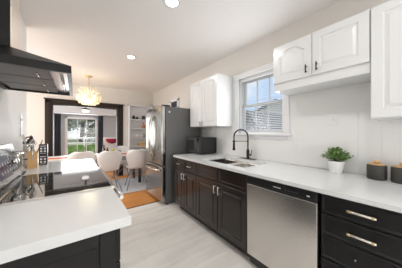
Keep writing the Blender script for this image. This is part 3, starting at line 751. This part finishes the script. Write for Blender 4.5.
# shelf objects on the end wall
def ornament(x, z, prof, m, lab, cat, name):
    tag(obj(name, lathe(B(), [(r, z+h+.0005) for r, h in prof], x, YB-.10, 18), m), lab, cat)
ornament(1.46, SHZ[4], [(0, 0), (.045, 0), (.05, .03), (.03, .09), (.015, .12), (0, .12)], 'black', 'black ornament on the top shelf, nearer the doorway', 'ornament', 'ornament')
ornament(1.56, SHZ[4], [(0, 0), (.035, 0), (.04, .04), (.02, .08), (0, .085)], 'black', 'squat black ornament on the top shelf, middle', 'ornament', 'ornament')
ornament(1.76, SHZ[4], [(0, 0), (.05, 0), (.055, .05), (.05, .11), (0, .12)], 'black', 'black jar on the top shelf beside the refrigerator edge', 'jar', 'jar')
ornament(1.76, SHZ[3], [(0, 0), (.05, 0), (.065, .05), (.05, .10), (.025, .13), (.028, .19), (0, .19)], 'vase', 'terracotta vase on the second shelf from the top', 'vase', 'vase')
for k in range(5):
    x = 1.48+k*.055
    tag(obj('drinking_glass', lathe(B(), [(0, SHZ[2]+.001), (.02, SHZ[2]+.001), (.024, SHZ[2]+.10), (.022, SHZ[2]+.10), (.018, SHZ[2]+.008), (0, SHZ[2]+.008)], x, YB-.10, 16), 'cabw'), 'pale drinking glass in the row on the third shelf', 'glass', 'glasses on the third shelf')
ornament(1.78, SHZ[2], [(0, 0), (.04, 0), (.05, .05), (.03, .12), (0, .12)], 'chrome', 'grey jug at the right of the third shelf', 'jug', 'jug')
tag(obj('woven_basket', box(B(), 1.60, 1.86, YB-.17, YB-.03, SHZ[1]+.001, SHZ[1]+.10, .01), 'wood'), 'light woven basket on the lower shelf', 'basket')

# chandelier
hx, hy, hz = .262, 4.72, 2.11
cl = thing('chandelier', 'starburst crystal chandelier with brass rod over the dining table', 'chandelier', (hx, hy, hz))
obj('canopy', lathe(B(), [(0, CZ-.022), (.05, CZ-.022), (.068, CZ-.012), (.068, CZ-.0005), (0, CZ-.0005)], hx, hy, 24), 'brass', cl, True)
obj('rod', tube(B(), [(hx, hy, CZ-.02), (hx, hy, hz)], .007, 8), 'brass', cl, True)
obj('hub', lathe(B(), [(0, hz-.05), (.04, hz-.035), (.055, hz), (.04, hz+.035), (0, hz+.05)], hx, hy, 20), 'brass', cl, True)
for i in range(26):
    ring_ = i % 2; a = 2*PI*i/26; el = math.radians(28 if ring_ else 52)
    d = Vector((math.cos(a)*math.cos(el), math.sin(a)*math.cos(el), math.sin(el)))
    p0 = Vector((hx, hy, hz+.01))+d*.08; p1 = p0+d*.185
    obj('crystal_spike', tube(B(), [p0, p0.lerp(p1, .85), p1], .0085, 6, r_end=.011), 'crystal', cl, True)
# tiers of hanging crystal plates forming the glowing drum
for (rr, z0, z1, n) in ((.245, hz-.10, hz+.02, 26), (.20, hz-.15, hz-.06, 22), (.14, hz-.185, hz-.11, 16)):
    b = B()
    for k in range(n):
        a = 2*PI*k/n; c_ = Vector((hx+rr*math.cos(a), hy+rr*math.sin(a), 0)); t_ = Vector((-math.sin(a), math.cos(a), 0)); nn = Vector((math.cos(a), math.sin(a), 0)); hw = PI*rr/n*.82
        pts = [(-hw, z0+.02), (0, z0), (hw, z0+.02), (hw, z1), (-hw, z1)]
        f0 = [b.verts.new(c_+t_*u+Vector((0, 0, z))+nn*.004) for u, z in pts]; f1 = [b.verts.new(c_+t_*u+Vector((0, 0, z))-nn*.004) for u, z in pts]
        b.faces.new(f0); b.faces.new(f1[::-1])
        for q in range(5): b.faces.new((f0[q], f0[(q+1) % 5], f1[(q+1) % 5], f1[q]))
    tr = obj('crystal_tier', b, 'crystal', cl, True)
    b = B(); tube(b, [(hx+rr*math.cos(2*PI*k/24), hy+rr*math.sin(2*PI*k/24), z1+.002) for k in range(25)], .004, 6)
    for k in range(4): a = k*PI/2; tube(b, [(hx+.03*math.cos(a), hy+.03*math.sin(a), z1+.002), (hx+rr*math.cos(a), hy+rr*math.sin(a), z1+.002)], .003, 6)
    obj('tier_ring', b, 'brass', tr, True)
for k in range(6):
    a = k*PI/3; b = B(); bmesh.ops.create_uvsphere(b, u_segments=10, v_segments=8, radius=.024); bmesh.ops.translate(b, verts=b.verts[:], vec=(hx+.10*math.cos(a), hy+.10*math.sin(a), hz-.04)); smooth(obj('bulb', b, 'bulb', cl, True))
pl_ = bpy.data.lights.new('chandelier_glow', 'POINT'); pl_.energy = 9; pl_.color = (1, .85, .62); pl_.shadow_soft_size = .2
po = bpy.data.objects.new('chandelier_glow', pl_); C.objects.link(po); po.parent = cl; po.location = (0, 0, -.03)

# recessed ceiling lights
for (x, y, lab) in ((.78, 1.553, 'lit round recessed ceiling light nearest the camera'), (.778, 3.10, 'lit round recessed ceiling light farther off, before the dining room'),
                    (.78, .0, 'recessed ceiling light above the camera'), (.78, -1.5, 'recessed ceiling light behind the camera')):
    t = thing('recessed_light', lab, 'ceiling light', (x, y, CZ), group='recessed ceiling lights')
    obj('trim_ring', lathe(B(), [(.06, CZ-.001), (.062, CZ-.008), (.085, CZ-.006), (.088, CZ-.0005), (.06, CZ-.0005)], x, y, 32), 'trimw', t, True)
    obj('lens', lathe(B(), [(0, CZ-.004), (.06, CZ-.003), (.06, CZ-.001), (0, CZ-.001)], x, y, 28), 'lens', t, True)
    l = bpy.data.lights.new('downlight', 'AREA'); l.shape = 'DISK'; l.size = .12; l.energy = 6.3; l.color = (1, .98, .955)
    lo_ = bpy.data.objects.new('downlight', l); C.objects.link(lo_); lo_.parent = t; lo_.location = (0, 0, -.012)

# ------------------------------------------------------------ sunroom
def curtain(x0, x1, lab):
    b = B(); N = 48; z0, z1 = .02, 1.90
    rows = []
    for z in (z0, .7, 1.3, z1):
        rows.append([b.verts.new((x0+(x1-x0)*k/N, 7.36+.022*math.sin(k/N*2*PI*5+.6*z), z)) for k in range(N+1)])
    for i in range(3):
        for k in range(N): b.faces.new((rows[i][k], rows[i][k+1], rows[i+1][k+1], rows[i+1][k]))
    o = obj('curtain', b, 'curtain'); smooth(o, 0, .006); return tag(o, lab, 'curtain', 'dark curtains of the sunroom')
curtain(-.545, -.375, 'dark slate curtain left of the sunroom window')
curtain(.68, .85, 'dark slate curtain right of the sunroom window')
tag(obj('curtain_rod', tube(B(), [(-.72, 7.36, 1.912), (1.0, 7.36, 1.912)], .007), 'blackm'), 'thin dark rod carrying the sunroom curtains', 'curtain rod')
cl2 = thing('ceiling_lamp', 'white drum ceiling lamp hanging in the sunroom', 'ceiling lamp', (.27, 6.5, 1.94))
obj('shade', lathe(B(), [(0, 1.925), (.075, 1.93), (.095, 1.95), (.095, 2.0), (0, 2.0)], .27, 6.5, 28), 'shade', cl2, True)
obj('fitting', lathe(B(), [(.0, 2.001), (.10, 2.001), (.10, 2.04), (.03, 2.05), (.03, 2.299), (0, 2.299)], .27, 6.5, 20), 'blackm', cl2, True)
# armchair with red cushion
ax, ay = 1.07, 6.75
ac = thing('armchair', 'dark wooden armchair with red cushion past the doorway', 'armchair', (ax, ay, 0))
b = B(); box(b, ax-.26, ax+.26, ay-.26, ay+.26, .40, .46, .01)
box(b, ax-.28, ax-.24, ay-.26, ay+.28, .62, .66, .01); box(b, ax+.24, ax+.28, ay-.26, ay+.28, .62, .66, .01); obj('frame', b, 'dleg', ac, True)
for (sx, sy, h) in ((-1, -1, .62), (1, -1, .62), (-1, 1, 1.0), (1, 1, 1.0)): obj('leg', box(B(), ax+sx*.26-.018, ax+sx*.26+.018, ay+sy*.25-.018, ay+sy*.25+.018, 0, h, .004), 'dleg', ac, True)
obj('backrest', box(B(), ax-.26, ax+.26, ay+.22, ay+.27, .55, 1.12, .03, 4), 'shell', ac, True)
b = B(); box(b, ax-.24, ax+.24, ay-.24, ay+.20, .461, .56, .04, 4); obj('seat_cushion', b, 'dleg', ac, True)
b = B(); bmesh.ops.create_uvsphere(b, u_segments=24, v_segments=14, radius=1)
for v in b.verts: 
    x_, y_, z_ = v.co; v.co = Vector((ax+.20*x_, ay+.10+.07*y_, .98+.085*z_+.05*x_*x_))
smooth(tag(obj('throw_pillow', b, 'red'), 'crimson pillow on the armchair past the doorway', 'pillow'))

# ------------------------------------------------------------ outdoors
def foliage(bm, c, rad, n, size, squash=.8):
    for i in range(n):
        u = random.uniform(-1, 1); a = random.uniform(0, 2*PI); r_ = random.uniform(.55, 1.0)**.5
        d = Vector((math.cos(a)*math.sqrt(1-u*u), math.sin(a)*math.sqrt(1-u*u), u*squash))
        p = Vector(c)+Vector((d.x*rad[0], d.y*rad[1], d.z*rad[2]))*r_
        s = Vector((random.gauss(0, 1), random.gauss(0, 1), random.gauss(0, 1))).normalized(); t = s.orthogonal().normalized(); z = size*random.uniform(.6, 1.3)
        v = [bm.verts.new(p+s*z), bm.verts.new(p+t*z*.5), bm.verts.new(p-s*z), bm.verts.new(p-t*z*.5)]
        bm.faces.new(v)
b = slab(B(), [-30, -2.35, 2.25, 40], [-12, -2.65, 7.65, 50], {(1, 1)}, -.5, -.25, 'z')
struct('ground', b, 'grass', 'garden lawn around the house')
hedge_spots = [(-.1, 'left'), (1.0, 'middle'), (2.1, 'right')]
for i, (x, q) in enumerate(hedge_spots):
    x = .1+i*.92
    b = B(); foliage(b, (x, 13, .2), (.44, .42, .44), 600, .06, 1); box(b, x-.05, x+.05, 12.95, 13.05, -.26, .3)
    tag(obj('hedge_shrub', b, 'hedge'), 'bright green clipped shrub outside the sunroom window, %s of the row' % q, 'shrub', 'clipped shrubs outside the sunroom')
def tree(x, y, h, r, m, lab, name='garden_tree'):
    t = thing(name, lab, 'tree', (x, y, -.25))
    b = B(); tube(b, [(0, 0, 0), (.1, .05, h*.5), (0, 0, h)], .13*r, 8, r_end=.05)
    for k in range(6): a = k*1.1; tube(b, [(.05, 0, h*.45), (math.cos(a)*r*.5, math.sin(a)*r*.5, h*.75)], .05, 6, r_end=.02)
    obj('trunk', b, 'bark', t)
    b = B()
    for k in range(9):
        a = random.uniform(0, 2*PI); q = random.uniform(.2, .75)*r
        foliage(b, (math.cos(a)*q, math.sin(a)*q, h*random.uniform(.45, 1.05)), (r*.48, r*.48, r*.42), 260, .13)
    obj('crown', b, m, t)
tree(-1.4, 21.3, 4.0, 2.2, 'leafp', 'pale leafy garden tree at the left of the sunroom view')
tree(4.3, 21, 4.6, 2.4, 'leafo', 'dark green garden tree at the right of the sunroom view')
tree(.9, 33, 6.0, 3.0, 'leafp', 'tall pale tree farther back in the garden')
tree(-6.2, 31, 6.0, 3.2, 'leafo', 'tall dark tree at the back left of the garden')
tree(9.5, 34, 6.2, 3.2, 'leafo', 'tall dark tree at the back right of the garden')
for i, (x, y, h_, q) in enumerate(((-1.6, 38, 5.5, 'left'), (5.4, 39, 6.0, 'right'))):
    tree(x, y, h_, 3.0, 'leafo', 'distant dark tree closing the garden view, %s of the pair' % q)
tree(1.5, 19.3, 3.0, 1.0, 'leafp', 'small pale tree in the middle of the sunroom view')
fn = thing('garden_fence', 'white post-and-rail fence across the garden', 'fence', (1.5, 17, -.25))
for k in range(9): x = -3+k*1.2; obj('post', box(B(), x-.05, x+.05, 16.95, 17.05, -.25, .95, .01), 'fence', fn, True)
for z in (.45, .85): obj('rail', box(B(), -3.0, 6.6, 16.94, 16.97, z-.05, z+.05, .005), 'fence', fn, True)
def house(x0, x1, y0, y1, h, rh, lab, axis='x', m='siding'):
    t = thing('house', lab, 'house', ((x0+x1)/2, (y0+y1)/2, -.25))
    b = B(); k = 0; z = -.25
    while z < h-.001:
        z2 = min(h, z+.2); o_ = .0 if k % 2 else .012; box(b, x0-o_, x1+o_, y0-o_, y1+o_, z, z2); z = z2; k += 1
    obj('wall', b, m, t, True)
    b = B(); e = .35
    if axis == 'x':
        xm = (x0+x1)/2; P_ = [(x0-e, h-.1), (xm, h+rh), (x1+e, h-.1), (x1+e, h), (xm, h+rh+.14), (x0-e, h)]
        va = [b.verts.new((p, y0-e, q)) for p, q in P_]; vb = [b.verts.new((p, y1+e, q)) for p, q in P_]
    else:
        xm = (y0+y1)/2; P_ = [(y0-e, h-.1), (xm, h+rh), (y1+e, h-.1), (y1+e, h), (xm, h+rh+.14), (y0-e, h)]
        va = [b.verts.new((x0-e, p, q)) for p, q in P_]; vb = [b.verts.new((x1+e, p, q)) for p, q in P_]
    n = 6
    for i in range(n): b.faces.new((va[i], va[(i+1) % n], vb[(i+1) % n], vb[i]))
    b.faces.new((va[0], va[1], va[4], va[5])); b.faces.new((va[1], va[2], va[3], va[4])); b.faces.new((vb[0], vb[1], vb[4], vb[5])); b.faces.new((vb[1], vb[2], vb[3], vb[4]))
    obj('roof', b, 'roof', t, True)
    b = B()
    if axis == 'x': va = [b.verts.new((x0, y0+.01, h)), b.verts.new((x1, y0+.01, h)), b.verts.new(((x0+x1)/2, y0+.01, h+rh))]; vb = [b.verts.new((v.co.x, y1-.01, v.co.z)) for v in va]
    else: va = [b.verts.new((x0-.02, y0, h)), b.verts.new((x0-.02, y1, h)), b.verts.new((x0-.02, (y0+y1)/2, h+rh-.02))]; vb = [b.verts.new((x1-.01, v.co.y, v.co.z)) for v in va]
    b.faces.new(va); b.faces.new(vb[::-1])
    for i in range(3): b.faces.new((va[i], va[(i+1) % 3], vb[(i+1) % 3], vb[i]))
    obj('gable', b, m, t, True)
    return t
house(1.5, 7.5, 24.6, 27, 1.2, .6, 'low grey house beyond the garden fence', 'x', 'slate')
house(6.2, 9.5, 3.95, 5.5, .80, 1.30, 'neighbouring slate-blue house with a pointed gable seen through the sink window', 'y', 'slate')
house(14, 19, 4.5, 11.5, 2.7, 1.3, 'white sided house behind the slate-blue gable in the sink window', 'y')
tag(obj('power_line', tube(B(), [(12, -4+k*2.0, 4.3-.35*math.sin(PI*k/12)) for k in range(13)], .02, 6), 'blackm'), 'thin dark power line crossing the sky outside the sink window', 'cable')
